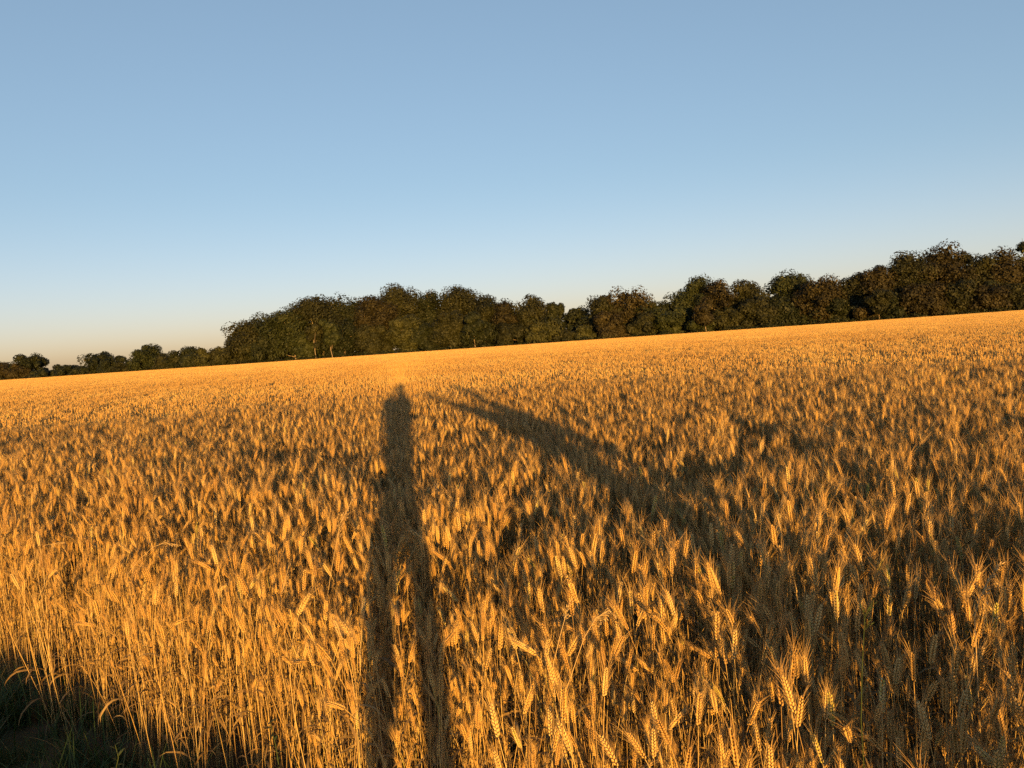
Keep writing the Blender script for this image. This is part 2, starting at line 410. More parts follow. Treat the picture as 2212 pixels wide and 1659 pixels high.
wgt = np.array([.35 if b > .7 else .7 if b > .5 else 1 for b in bends]); xe = rng.uniform(-9, 5, 40000); ye = rng.uniform(0.1, 9, 40000); ee = edge_s(xe, ye)
ke = (ee > 0.02) & (ee < 1.5) & in_view(xe, ye, 1.2) & (ye > .3) & (rng.random(40000) > .6 * sstep(.5, .85, vnoise(xe, ye, .16, 15))); xe, ye, ee = xe[ke], ye[ke], ee[ke]
X = np.concatenate([X, xe]); Y = np.concatenate([Y, ye]); H = np.concatenate([H, rng.uniform(.52, .90, len(xe)) * (.86 + .14 * sstep(0, 1.2, ee))])     # shorter tillers that fill the edge with ears
idx = rng.choice(NV, len(X), p=wgt / wgt.sum())
rot = np.stack([rng.normal(0, .06, len(X)), rng.normal(0, .06, len(X)), rng.random(len(X)) * 6.2832], 1)
st = edge_s(X, Y) < .35                                             # the outer stalks lean out a little more
rot[st, :2] *= 1.8
Pn = np.stack([X, Y, ground_z(X, Y) - 0.01], 1)
ears = Pn + np.stack([0 * X, 0 * X, .82 * H], 1)
px, py, dep = project(ears)
vis = (px > -10) & (px < 2222) & (py < 1700) & (py > 500) & (dep > 0)
dist = np.linalg.norm(ears - np.array(CAMP), axis=1); dist[~vis] = 1e9
first = np.argsort(dist)[:300]

G1 = 'wheat stalks of the nearest rows'
def lean_word(i):
    a = rot[i, 2]; b = bends[idx[i]]; lx = math.cos(a) * b + rot[i, 1]
    return 'nodding' if b > .75 else 'left-leaning' if lx < -.13 else 'right-leaning' if lx > .13 else 'upright'
LAB = {'verge': '%s golden wheat stalk at the grassy corner of the field edge, bottom left',
       'own': '%s wheat stalk of the nearest rows, beside the shadow of the photographer\'s legs',
       'mid': '%s bearded wheat stalk of the nearest rows between the two long shadows',
       'right': '%s bearded wheat stalk of the nearest rows at the broad shadow, bottom right'}
for i in first:
    e = bpy.data.objects.new('wheat_stalk', None); e.empty_display_size = 0.05
    e.location = Pn[i]; e.rotation_euler = rot[i]; sc_ = float(H[i]); e.scale = (sc_, sc_, sc_)
    COL.objects.link(e)
    z = 'verge' if px[i] < 740 else 'own' if px[i] < 990 else 'mid' if px[i] < 1700 else 'right'
    tag(e, LAB[z] % lean_word(i), 'wheat', lean_word(i) + ' ' + G1 + {'verge': ' by the verge', 'own': ' in the left shadow', 'mid': ' between the shadows', 'right': ' in the right shadow'}[z])
    v = VAR[idx[i]]; link('stem', v[0], e); ear_ = link('ear', v[1], e); link('beard', v[2], ear_)
    for me in v[3:]: link('leaf', me, e)
rest = np.ones(len(X), bool); rest[first] = False

def grid_pts(step, y0, y1, mar, jit):
    gy_ = np.arange(y0, y1, step); P = []
    for yy in gy_:
        w = 0.70 * yy + mar; xx = np.arange(-w, w, step); P.append(np.stack([xx, np.full(len(xx), yy)], 1))
    P = np.concatenate(P); return P + rng.uniform(-jit, jit, P.shape)
A = grid_pts(0.40, 7.0, 46, 1.6, .12); rA = np.hypot(A[:, 0], A[:, 1]); A = A[(rA > NEAR + .2) & (rA < 45) & (edge_s(A[:, 0], A[:, 1]) > .3)]
HA, trA = crop_height(A[:, 0], A[:, 1]); kA = (trA > .16) | (rng.random(len(A)) < .4); A, HA = A[kA], HA[kA]
B = grid_pts(1.2, 28, 330, 3, .3); rB = np.hypot(B[:, 0], B[:, 1]); B = B[(rB > 44.6) & (B[:, 1] < far_edge(B[:, 0]) - 0.8)]
HB, trB = crop_height(B[:, 0], B[:, 1])
HA = HA + rng.normal(0, .012, len(A)); HB = HB + rng.normal(0, .012, len(B)) 
aP = np.concatenate([Pn[rest], np.c_[A, np.zeros(len(A))], np.c_[B, np.zeros(len(B))]])
aR = np.concatenate([rot[rest], np.c_[np.zeros((len(A), 2)), rng.random(len(A)) * 6.28], np.c_[np.zeros((len(B), 2)), rng.random(len(B)) * 6.28]])
aS = np.concatenate([np.repeat(H[rest][:, None], 3, 1), np.c_[np.ones((len(A), 2)), HA], np.c_[np.ones((len(B), 2)), HB]])
aI = np.concatenate([idx[rest], NV + rng.integers(0, N1, len(A)), NV + N1 + rng.integers(0, N2, len(B))])

def scatter(name, P, R, S, I, coll, label, cat):
    me = bpy.data.meshes.new(name); me.vertices.add(len(P)); me.vertices.foreach_set('co', np.asarray(P, np.float32).ravel())
    a = me.attributes.new('rot', 'FLOAT_VECTOR', 'POINT'); a.data.foreach_set('vector', np.asarray(R, np.float32).ravel())
    a = me.attributes.new('scl', 'FLOAT_VECTOR', 'POINT'); a.data.foreach_set('vector', np.asarray(S, np.float32).ravel())
    a = me.attributes.new('idx', 'INT', 'POINT'); a.data.foreach_set('value', np.asarray(I, np.int32))
    me.update()
    o = link(name, me)
    ng = bpy.data.node_groups.new(name + '_scatter', 'GeometryNodeTree')
    ng.interface.new_socket('Geometry', in_out='INPUT', socket_type='NodeSocketGeometry')
    ng.interface.new_socket('Geometry', in_out='OUTPUT', socket_type='NodeSocketGeometry')
    gi = ng.nodes.new('NodeGroupInput'); go = ng.nodes.new('NodeGroupOutput')
    ip = ng.nodes.new('GeometryNodeInstanceOnPoints'); ci = ng.nodes.new('GeometryNodeCollectionInfo')
    ci.inputs['Collection'].default_value = coll; ci.inputs['Separate Children'].default_value = True; ci.inputs['Reset Children'].default_value = True
    ip.inputs['Pick Instance'].default_value = True
    def att(nm, ty):
        q = ng.nodes.new('GeometryNodeInputNamedAttribute'); q.data_type = ty; q.inputs['Name'].default_value = nm
        return next(s_ for s_ in q.outputs if s_.enabled and s_.name == 'Attribute')
    er = ng.nodes.new('FunctionNodeEulerToRotation'); ng.links.new(att('rot', 'FLOAT_VECTOR'), er.inputs[0])
    ng.links.new(gi.outputs[0], ip.inputs['Points']); ng.links.new(ci.outputs[0], ip.inputs['Instance'])
    ng.links.new(er.outputs[0], ip.inputs['Rotation']); ng.links.new(att('scl', 'FLOAT_VECTOR'), ip.inputs['Scale'])
    ng.links.new(att('idx', 'INT'), ip.inputs['Instance Index'])
    ng.links.new(ip.outputs[0], go.inputs[0])
    md = o.modifiers.new('scatter', 'NODES'); md.node_group = ng
    return tag(o, label, cat, None, 'stuff')
scatter('wheat_crop', aP, aR, aS, aI, PROTO, 'ripe golden wheat crop filling the field as far as the wood', 'wheat')
print('wheat', len(aP), 'near', int(rest.sum()), 'A', len(A), 'B', len(B))

# ------------------------------------------------------------------ verge grass (stuff)
GP = bpy.data.collections.new('grass_kinds'); rg = np.random.default_rng(21)
def tuft(r, n, hmax, dry=.14):
    mb = MB()
    for i in range(n):
        az = r.random() * 6.28; d = np.array((math.cos(az), math.sin(az), 0)); L = hmax * r.uniform(.45, 1.1); e = r.uniform(1.0, 1.5)
        Q = [np.array((*(r.normal(0, .03, 2)), -.01))]
        for j in range(5): Q.append(Q[-1] + L / 5 * (math.cos(e) * d + math.sin(e) * np.array((0, 0, 1)))); e -= r.uniform(.05, .32)
        t = 1.0 if r.random() < dry else r.uniform(0, .8)
        strip(mb, Q, .0024 * np.array((.8, 1, 1, .8, .5, .08)), np.cross(d, (0, 0, 1)), t, fold=.25)
    return mb
for i in range(8): GP.objects.link(bpy.data.objects.new('tuft_%d' % i, tuft(rg, 26, .17 + .022 * i).mesh('grass_tuft', M['grass'])))
NG = 17000; gX = rng.uniform(-9, 6, NG); gY = rng.uniform(-5, 9, NG); s = edge_s(gX, gY)
k = (s < .25) & (s > -4.5) & (np.abs(gX) < 8) & (rng.random(NG) < np.where(s > -.05, .35, 1)) & (np.hypot(gX, gY) > .35)
gX, gY, s = gX[k], gY[k], s[k]
gs = rng.uniform(.6, 1.15, len(gX)) * np.where(s < -2.2, .85, 1)
scatter('verge_grass', np.c_[gX, gY, ground_z(gX, gY)], np.c_[np.zeros((len(gX), 2)), rng.random(len(gX)) * 6.28], np.repeat(gs[:, None], 3, 1), rng.integers(0, 8, len(gX)), GP,
        'dark green grass of the verge in front of the wheat, bottom left', 'grass')

# ------------------------------------------------------------------ tall dry grass stems standing over the crop
def grass_stem(label, pts, z_top, panicle, depth=None, spread=.03, seedlen=.008, droop=.3, col='dry', r=.0011):
    """pts in photo pixels from low to high; the stem stands where its top reaches the given height"""
    top = at_height(*pts[-1], z_top) if depth is None else CAMP + ray(*pts[-1]) * depth
    dd = (top - CAMP) @ Vector((0, 1, 0))
    W = []
    for p in pts:
        d_ = ray(*p); W.append(np.array(CAMP + d_ * (dd / d_.y)))
    low = W[0]; base = np.array((low[0] + .01, low[1] + .02, 0.0)); base[2] = float(ground_z(base[0], base[1])) - .01
    W = [base, base + (low - base) * .5 + np.array((.006, 0, 0))] + W
    W = np.array(W)
    root = bpy.data.objects.new('tall_grass', None); root.location = base; COL.objects.link(root)
    W = W - base
    mb = MB(); tube(mb, W, np.linspace(r * 1.3, r * .5, len(W)), 5, .6); link('stem', mb.mesh('grass_stem', M[col]), root)
    pm = MB(); q = np.random.default_rng(len(label) * 7)
    seg = np.linalg.norm(np.diff(W, axis=0), axis=1); cum = np.concatenate([[0], np.cumsum(seg)]); tot = cum[-1]
    for i in range(panicle):
        sarc = tot - spread * 4.5 * q.random() ** .8
        A = np.array([np.interp(sarc, cum, W[:, j]) for j in range(3)]); A2 = np.array([np.interp(min(tot, sarc + .01), cum, W[:, j]) for j in range(3)])
        t = unit(A2 - A + 1e-6); e = unit(t + q.normal(0, .35, 3) + np.array((.1, 0, -droop * q.random())))
        L = spread * q.uniform(.3, 1); C = A + e * L
        tube(pm, [A, C], [.0004, .0003], 3, .5, cap=False)
        spindle(pm, C, unit(e + np.array((0, 0, -droop * .6))), seedlen * q.uniform(.8, 1.5), seedlen * .16, 4, q.random())
    link('seed_head', pm.mesh('grass_seed_head', M[col]), root)
    return tag(root, label, 'grass', 'tall grasses over the crop', 'thing')
grass_stem('tall straight pale grass stem with feathery head left of the photographer\'s shadow', [(688, 1480), (700, 1340), (716, 1230), (735, 1130), (762, 1078)], .98, 40, 2.75, .035)
grass_stem('thin dry grass arching over to the right above the wheat, far from the verge corner', [(276, 1240), (300, 1210), (330, 1182), (357, 1172), (385, 1177)], .95, 22, 3.6, .018, .009)
grass_stem('dry grass with small seeds and bent tip near the left picture edge', [(82, 1242), (88, 1200), (95, 1178), (138, 1171)], .95, 18, 4.1, .015)
grass_stem('grass with drooping one-sided seed head at bottom centre', [(1222, 1494), (1262, 1377), (1288, 1334), (1315, 1318), (1330, 1333)], .95, 30, 2.0, .022, .007, .8)
grass_stem('thin wiry grass with sparse seeds left of the drooping one, bottom centre', [(1193, 1446), (1208, 1380), (1222, 1330), (1231, 1300)], .95, 20, 2.05, .012, .008)
grass_stem('pale oat-like grass with spikelets up its stem near the right edge', [(2105, 1330), (2118, 1290), (2137, 1250), (2158, 1218)], .97, 26, 2.1, .02, .011)
grass_stem('short brown loosely branched grass head right of the tall pale stem', [(605, 1290), (615, 1260), (625, 1217)], .95, 34, 2.9, .03, .006)
grass_stem('slender green grass stem rising in the broad shadow at the right', [(1860, 1560), (1862, 1450), (1868, 1330), (1890, 1290)], .95, 16, 1.7, .018, .009, .3, 'weed')

# green weeds standing among the wheat
def weed(label, px_, py_, z_top, size, nleaf, depth=None, seed=1):
    top = at_height(px_, py_, z_top) if depth is None else CAMP + ray(px_, py_) * depth
    zt = top.z; base = Vector((top.x, top.y, float(ground_z(top.x, top.y)) - .01))
    root = bpy.data.objects.new('green_weed', None); root.location = base; COL.objects.link(root)
    q = np.random.default_rng(seed); h = zt - base.z
    P = np.array([(0.01 * math.sin(i * 1.3 + seed), .008 * math.cos(i * 2), h * i / 7) for i in range(8)])
    mb = MB(); tube(mb, P, np.linspace(.003, .0012, 8), 5, .5); link('stem', mb.mesh('weed_stem', M['weed']), root)
    for i in range(nleaf):
        zf = 1 - (i / nleaf) * .6 ; A = np.array([np.interp(zf * h, P[:, 2], P[:, j]) for j in range(3)])
        az = i * 2.4 + q.random(); d = np.array((math.cos(az), math.sin(az), 0)); L = size * q.uniform(.7, 1.2) * (.5 + .7 * (1 - zf)); e = q.uniform(.4, 1.2); Q = [A]
        for j in range(4): Q.append(Q[-1] + L / 4 * (math.cos(e) * d + math.sin(e) * np.array((0, 0, 1)))); e -= .3
        lm = MB(); strip(lm, Q, L * .2 * np.array((.15, .8, 1, .6, .03)), np.cross(d, (0, 0, 1)), q.random(), fold=.2)
        link('leaf', lm.mesh('weed_leaf', M['weed']), root)
    return tag(root, label, 'weed', 'green weeds in the wheat', 'thing')
weed('dark green leafy weed standing in the wheat at the right, below the far trees', 1996, 965, .90, .07, 22, seed=2)
weed('slim green spike standing above the wheat left of the shadow heads', 622, 817, 1.02, .10, 9, seed=3)
weed('yellow-green weed just left of the photographer\'s head shadow', 797, 830, .95, .09, 12, seed=4)
weed('tall green weed at the right edge of the picture', 2204, 695, 1.15, .10, 10, 14.0, seed=5)
weed('broad-leaved green weed among the stems at the bottom left', 245, 1610, .45, .05, 14, 3.25, seed=6)
weed('small leafy green weed in the dark gap inside the left shadow', 912, 1290, .66, .05, 10, seed=7)
weed('climbing green weed on the wheat stems, bottom left of the tall pale grass', 590, 1560, .55, .045, 16, 2.65, seed=8)

# ------------------------------------------------------------------ trees
def mat_leaves(name, a, b): return mat_tint(name, [(0, a), (1, b)], 0.6, 0.38, 0.2, 0.2)
LM = [mat_leaves('leaves_dark', (.009, .013, .005), (.026, .030, .010)),
      mat_leaves('leaves_olive', (.011, .013, .005), (.037, .037, .011)),
      mat_leaves('leaves_green', (.013, .018, .006), (.038, .045, .013)),
      mat_leaves('leaves_brown', (.013, .012, .005), (.046, .037, .013)),
      mat_leaves('leaves_light', (.024, .027, .008), (.060, .060, .018))]
M['bark'] = mat_tint('bark', [(0, (.10, .07, .045)), (1, (.24, .18, .12))], .85, .3, 0, .1, .4, 3, .4)
M['palebark'] = mat_tint('pale_bark', [(0, (.13, .10, .07)), (1, (.26, .20, .14))], .8, .3, 0, .1, .4, 3, .4)

def leaves(C, R, n, size, r, zsq=.85, shell=.55):
    k = np.repeat(np.arange(len(C)), n); N = len(k)
    u = unit(r.normal(0, 1, (N, 3))); rad = R[k] * (shell + (1.12 - shell) * r.random(N) ** .7)
    P = C[k] + u * rad[:, None] * np.array((1, 1, zsq))
    nn = unit(u * 1.1 + r.normal(0, .45, (N, 3)) + np.array((0, 0, .3)))
    a = unit(np.cross(nn, r.normal(0, 1, (N, 3)))); b = np.cross(nn, a)
    L = size * r.uniform(.6, 1.25, N)[:, None]; W = L * r.uniform(.7, 1.0, N)[:, None]
    V = np.stack([P - a * L * .5 + b * W * .4, P - a * L * .35 - b * W * .6, P + a * L * .65 + nn * L * .1], 1).reshape(-1, 3)
    Q = np.arange(3 * N).reshape(-1, 3)
    t = np.repeat(np.clip(r.normal(.45, .10, N) + .9 * (r.random(len(C))[k] - .5), 0, 1), 3)
    return V, Q, t

def make_tree(label, px_, y_top, hw, Y, kind=0, low=.12, dens=1.0, bark='bark', name='tree', group='trees of the wood', seed=0, lean=0.0, nclump=None, shape=1.0, limbs=9, thick=1.0, leafsize=.40):
    """px_, y_top: crown centre and top in the photograph; Y its distance along the view; hw the crown's half width in pixels"""
    r = np.random.default_rng(seed * 31 + 7)
    d = ray(px_, y_top); t = Y / d.y; top = CAMP + d * t
    Ht = top.z; X0 = top.x; Rx = hw / F * Y * 1.12
    base = Vector((X0, Y, float(ground_z(X0, Y)) - .05))
    root = bpy.data.objects.new(name, None); root.location = base; COL.objects.link(root)
    zc0 = Ht * low; hz = (Ht - zc0) / 2; zc = zc0 + hz
    nc = nclump or int(np.clip(24 + Rx * Ht * .38, 22, 60))
    u = unit(r.normal(0, 1, (nc, 3))); rr = r.random(nc) ** .42
    ex = np.where(np.abs(u[:, 2]) > 0, 1, 1)
    lob = 1 + .16 * np.sin(3 * np.arctan2(u[:, 1], u[:, 0]) + r.random() * 6) + r.normal(0, .07, nc)
    cr = np.clip(min(Rx, hz) * r.uniform(.26, .56, nc), .55, 2.6)
    C = u * rr[:, None] * np.array((Rx, Rx * .9, hz)) * lob[:, None] * .84 + np.array((0, 0, zc))
    # egg shape: wider low for shape < 1, wide on top for shape > 1
    zf = np.clip((C[:, 2] - zc0) / (2 * hz), 0, 1)
    C[:, :2] *= (1 + (shape - 1) * (zf - .5) * 2)[:, None]
    C[:, 0] += lean * (C[:, 2])
    C[:, 2] = np.minimum(C[:, 2], Ht - cr * .8)
    nl = int(np.clip(300 * dens, 20, 420))
    V, Q, tt = leaves(C, cr, nl, leafsize, r)
    C2 = C * np.array((.78, .78, 1)) + np.array((0, 0, -.04 * hz)); V2, Q2, t2 = leaves(C2, cr * .8, int(26 * dens), .95, r, shell=.0)     # oversized filler leaves blocking sky gaps, tinted darker as the crown's inner shade
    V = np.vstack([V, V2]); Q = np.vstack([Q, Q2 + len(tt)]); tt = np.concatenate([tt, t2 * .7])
    keep = V.reshape(-1, 3, 3)[:, :, 2].min(1) > .05
    Q = Q[keep]
    # trunk with limbs into the crown
    limbs_ = []; tm = MB(); rt = (.11 + .017 * Ht) * thick
    n = 7; zt = np.linspace(0, zc + hz * .45, n); wob = np.cumsum(r.normal(0, .09, (n, 2)), 0); wob[0] = 0
    P = np.c_[wob[:, 0] + lean * zt, wob[:, 1], zt]
    tube(tm, P, rt * np.linspace(1.15, .3, n), 7, .5)
    far = np.argsort(-np.abs(C[:, 2] - zc) * r.random(nc))[:limbs]
    for q in far:
        s0 = r.uniform(.3, .85); A = np.array([np.interp(s0 * P[-1, 2], P[:, 2], P[:, j]) for j in range(3)])
        if A[2] > C[q, 2] + .5: A = np.array([np.interp(max(.5, C[q, 2] - 1.5), P[:, 2], P[:, j]) for j in range(3)])
        mid = (A + C[q]) / 2 + np.array((*(r.normal(0, .25, 2)), -.25))
        lm = MB(); tube(lm, [A, mid, C[q], C[q] + (C[q] - mid) * .35], rt * np.array((.42, .3, .16, .05)), 5, r.random()); limbs_.append(lm)
    tr_o = link('trunk', tm.mesh('tree_trunk', M[bark], True), root)
    for lm in limbs_: link('limb', lm.mesh('tree_limb', M[bark], True), tr_o)
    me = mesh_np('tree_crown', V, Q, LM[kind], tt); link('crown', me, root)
    return tag(root, label, 'shrub' if name == 'shrub' else 'tree', group)

# the edge of the wood: (centre x, top y, half width, metres behind the field's edge, leaf kind, crown start, density, bark, shape, look)
def wood_y(px_): 
    for it in range(3):
        pass
    a = (px_ - 1106) / F; y = 150.0
    for it in range(12): y = float(far_edge(a * y))
    return y
SKY = [
 (528, 693, 50, 4, 1, .02, 1.1, 'bark', .85, 'low rounded olive tree at the left end of the wood'),
 (582, 676, 42, 6, 2, .05, 1.0, 'bark', 1.0, 'green tree second from the left end of the wood, rising behind the low one'),
 (628, 656, 44, 5, 2, .14, 0.8, 'palebark', 1.1, 'domed tree with pale forked limbs, third along the wood from its left end'),
 (690, 638, 52, 6, 1, .20, 1.1, 'palebark', 1.0, 'broad olive tree on a pale trunk, fourth along the wood from its left end'),
 (752, 634, 46, 9, 0, .10, 0.8, 'bark', 1.0, 'dark tree with sky showing through its crown, left half of the wood'),
 (800, 641, 40, 6, 3, .10, 1.0, 'bark', 1.0, 'brownish tree just left of the twin domes of the wood'),
 (862, 615, 48, 14, 1, .15, 1.1, 'bark', 1.1, 'tall round-topped tree, left one of the twin domes above the shadows'),
 (925, 627, 34, 16, 0, .10, 1.0, 'bark', 1.0, 'dark green tree in the dip between the twin domes of the wood'),
 (985, 616, 50, 13, 1, .15, 1.1, 'bark', 1.1, 'tall round-topped tree, right one of the twin domes of the wood'),
 (1045, 637, 38, 10, 1, .08, 1.0, 'bark', 1.0, 'olive tree on the slope falling right from the twin domes'),
 (1088, 650, 34, 7, 3, .06, 1.0, 'bark', .95, 'brown-green tree halfway between the twin domes and the gap'),
 (1142, 639, 36, 6, 1, .04, 1.1, 'bark', 1.0, 'dense upright tree with a peaked top left of the gap in the wood'),
 (1196, 653, 19, 11, 0, .25, 0.7, 'bark', 1.1, 'small open-crowned tree leaning into the gap in the wood'),
 (1250, 650, 28, 12, 0, .10, 0.8, 'bark', 1.1, 'dark tree at the right side of the gap in the wood'),
 (1298, 630, 34, 6, 1, .05, 1.1, 'bark', 1.0, 'olive tree second from the gap, on its right side'),
 (1352, 622, 40, 7, 3, .22, 0.8, 'palebark', 1.2, 'brown fan-shaped tree with visible limbs right of the gap'),
 (1412, 640, 36, 9, 0, .05, 0.9, 'bark', 1.0, 'lower dark tree between the fan-shaped tree and the reddish one'),
 (1492, 598, 48, 10, 2, .15, 0.9, 'bark', 1.1, 'tall green tree with a wide top left of the reddish tree'),
 (1545, 606, 36, 6, 3, .30, 0.5, 'palebark', 1.2, 'reddish-brown thin-leaved tree with bare pale stems'),
 (1612, 607, 42, 7, 1, .05, 1.0, 'bark', 1.0, 'olive tree just right of the reddish thin-leaved tree'),
 (1705, 585, 44, 11, 2, .12, 0.9, 'bark', 1.1, 'pointed green tree halfway between the reddish tree and the highest dome'),
 (1770, 597, 46, 5, 3, .03, 1.0, 'bark', 1.0, 'broad brown-green tree with low tangled branches, right half of the wood'),
 (1838, 594, 38, 7, 1, .08, 0.9, 'bark', 1.0, 'ragged olive tree left of the tree with the pale forked trunk'),
 (1892, 574, 38, 6, 3, .25, 0.8, 'palebark', 1.1, 'tree on a pale forked trunk just left of the highest dome'),
 (1962, 545, 44, 8, 1, .10, 1.1, 'bark', 1.0, 'left shoulder tree of the highest dome near the right edge'),
 (2032, 525, 54, 9, 3, .06, 1.2, 'bark', 1.0, 'highest domed tree of the wood, near the right edge'),
 (2108, 534, 46, 8, 1, .06, 1.1, 'bark', 1.0, 'right shoulder tree of the highest dome near the right edge'),
 (2168, 536, 44, 7, 3, .05, 1.0, 'bark', 1.0, 'lower brown-green tree last but one before the right picture edge'),
 (2210, 512, 36, 10, 4, .05, 0.9, 'bark', 1.0, 'loose light green tree cut by the right picture edge'),
 (2262, 530, 50, 8, 1, .10, 1.0, 'bark', 1.0, 'olive tree beyond the light green tree at the right picture edge'),
]
for i, (x, yt, hw, dy, kd, lo, de, bk, shp, lab) in enumerate(SKY):
    make_tree(lab, x, yt - 3, hw, wood_y(x) + dy + 2.5, kd, lo, de, bk, seed=i + 1, shape=shp)
# lower trees in front of them, at the edge of the field
FRONT = [(566, 722, 40, 2, 0), (660, 712, 38, 1.5, 2), (735, 690, 40, 3, 0), (812, 700, 40, 2, 1), (872, 668, 30, 2, 4), (918, 690, 36, 3, 0), (968, 672, 34, 3, 1),
         (1032, 690, 40, 2, 0), (1100, 695, 34, 2, 1), (1168, 690, 30, 2, 4), (1222, 712, 24, 2, 1), (1262, 702, 20, 1.5, 4), (1318, 672, 36, 2, 3), (1385, 676, 34, 2, 1), (1448, 664, 42, 2, 2),
         (1510, 680, 34, 2, 2), (1572, 666, 34, 2, 1), (1632, 640, 36, 2, 1), (1690, 640, 34, 5, 0), (1808, 640, 36, 3, 0), (1868, 650, 30, 2, 3), (1930, 632, 42, 3, 0), (1990, 612, 44, 2, 3), (2062, 606, 44, 2, 1), (2130, 610, 40, 2, 3), (2190, 606, 36, 2, 1)]
ORD = ['first', 'second', 'third', 'fourth', 'fifth', 'sixth', 'seventh', 'eighth', 'ninth', 'tenth', 'eleventh', 'twelfth', 'thirteenth', 'fourteenth', 'fifteenth', 'sixteenth', 'seventeenth', 'eighteenth', 'nineteenth', 'twentieth',
       'twenty-first', 'twenty-second', 'twenty-third', 'twenty-fourth', 'twenty-fifth', 'twenty-sixth']
KW = ['dark green', 'olive', 'mid green', 'brown-green', 'light green']
for i, (x, yt, hw, dy, kd) in enumerate(FRONT):
    make_tree('lower %s bushy tree, %s from left along the foot of the wood' % (KW[kd], ORD[i]), x, yt, hw, wood_y(x) + dy + 2.5, kd, .0, 1.15, 'bark', seed=60 + i, shape=.92,
              group='bushy trees along the foot of the wood')
# slim trees on bare pale trunks that catch the sun at the very edge
SLIM = [(677, 692, 17, 1, 'slim tree on a pale bare trunk, leftmost of the sunlit trunks at the wood\'s edge'), (711, 684, 20, 2, 'slim tree on a tall pale trunk, second of the sunlit trunks from the left'),
        (1022, 668, 20, 0, 'slim tree on a short pale trunk below the right one of the twin domes'), (1519, 648, 20, 3, 'slim tree on a thin pale trunk below the reddish thin-leaved tree'),
        (1897, 618, 24, 1, 'slim tree on a forked pale trunk left of the highest dome')]
for i, (x, yt, hw, kd, lab) in enumerate(SLIM):
    make_tree(lab, x, yt, hw, wood_y(x) + .9, kd, .30, .8, 'palebark', 'slim_tree', 'slim pale-trunked trees at the wood\'s edge', seed=140 + i, limbs=5, thick=.36, nclump=20)
# far hedge to the left of the wood
HEDGE = [(170, 792, 30, 2, 0, 'low dark bush left of the ragged tree in the far hedge', 'shrub', .0, 1.1), (272, 780, 26, 2, 1, 'low bush filling the hedge between ragged tree and rounded green tree', 'shrub', .0, 1.1),
         (430, 760, 28, 2, 0, 'dark bush left of the light rounded bush in the far hedge', 'shrub', .0, 1.1), (482, 748, 26, 2, 1, 'olive bush at the very foot of the wood\'s left end', 'shrub', .0, 1.1),
         (8, 783, 26, 3, 3, 'low bushes at the left picture edge beyond the field', 'shrub', .0, 1.0), (64, 763, 33, 6, 0, 'round oak-like tree standing alone above the far hedge, far left', 'tree', .25, .9),
         (38, 785, 22, 1, 3, 'reddish-brown bush below the round lone tree, far left', 'shrub', .0, .8),
         (90, 794, 32, 1, 0, 'low dark bush right of the round lone tree in the far hedge', 'shrub', .0, 1.2), (140, 786, 34, 2, 0, 'flat dark bush in the far hedge between the lone tree and the ragged tree', 'shrub', .0, 1.1),
         (208, 757, 38, 3, 0, 'ragged tree with twigs sticking up in the far hedge', 'tree', .05, .6), (240, 768, 26, 1, 0, 'dark bush pressed against the ragged tree on its right', 'shrub', .0, 1.1),
         (308, 743, 32, 2, 2, 'rounded green tree in the middle of the far hedge', 'tree', .02, 1.0), (352, 762, 26, 1, 1, 'olive bush just right of the rounded green tree in the hedge', 'shrub', .0, 1.0),
         (400, 748, 34, 3, 0, 'dark bush with an uneven top halfway to the wood', 'shrub', .0, .9), (375, 765, 28, 1, 1, 'low olive bush in front of the dark uneven one in the hedge', 'shrub', .0, 1.1),
         (455, 750, 34, 1, 4, 'light rounded bush touching the left end of the wood', 'shrub', .0, 1.1), (-30, 780, 34, 3, 0, 'dark hedge bush just outside the left picture edge', 'shrub', .0, 1.0)]
for i, (x, yt, hw, dy, kd, lab, nm, lo, de) in enumerate(HEDGE):
    make_tree(lab, x, yt, hw, wood_y(x) + dy, kd, lo, de, 'bark', nm, 'the far hedge left of the wood', seed=100 + i, leafsize=.36)
# shaded thicket inside the wood, too dense to tell plants apart
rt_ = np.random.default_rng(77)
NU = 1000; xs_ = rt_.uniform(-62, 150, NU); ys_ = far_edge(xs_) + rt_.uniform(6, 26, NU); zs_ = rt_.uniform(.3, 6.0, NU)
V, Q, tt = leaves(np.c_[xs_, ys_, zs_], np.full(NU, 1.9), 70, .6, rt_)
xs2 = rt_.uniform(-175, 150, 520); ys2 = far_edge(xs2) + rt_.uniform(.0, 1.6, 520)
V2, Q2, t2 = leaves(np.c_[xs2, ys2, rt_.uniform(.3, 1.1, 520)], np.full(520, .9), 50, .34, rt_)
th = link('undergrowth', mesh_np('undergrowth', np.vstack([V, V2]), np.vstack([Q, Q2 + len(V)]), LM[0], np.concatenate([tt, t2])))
tag(th, 'dark undergrowth filling the foot of the wood and hedge', 'undergrowth', None, 'stuff')

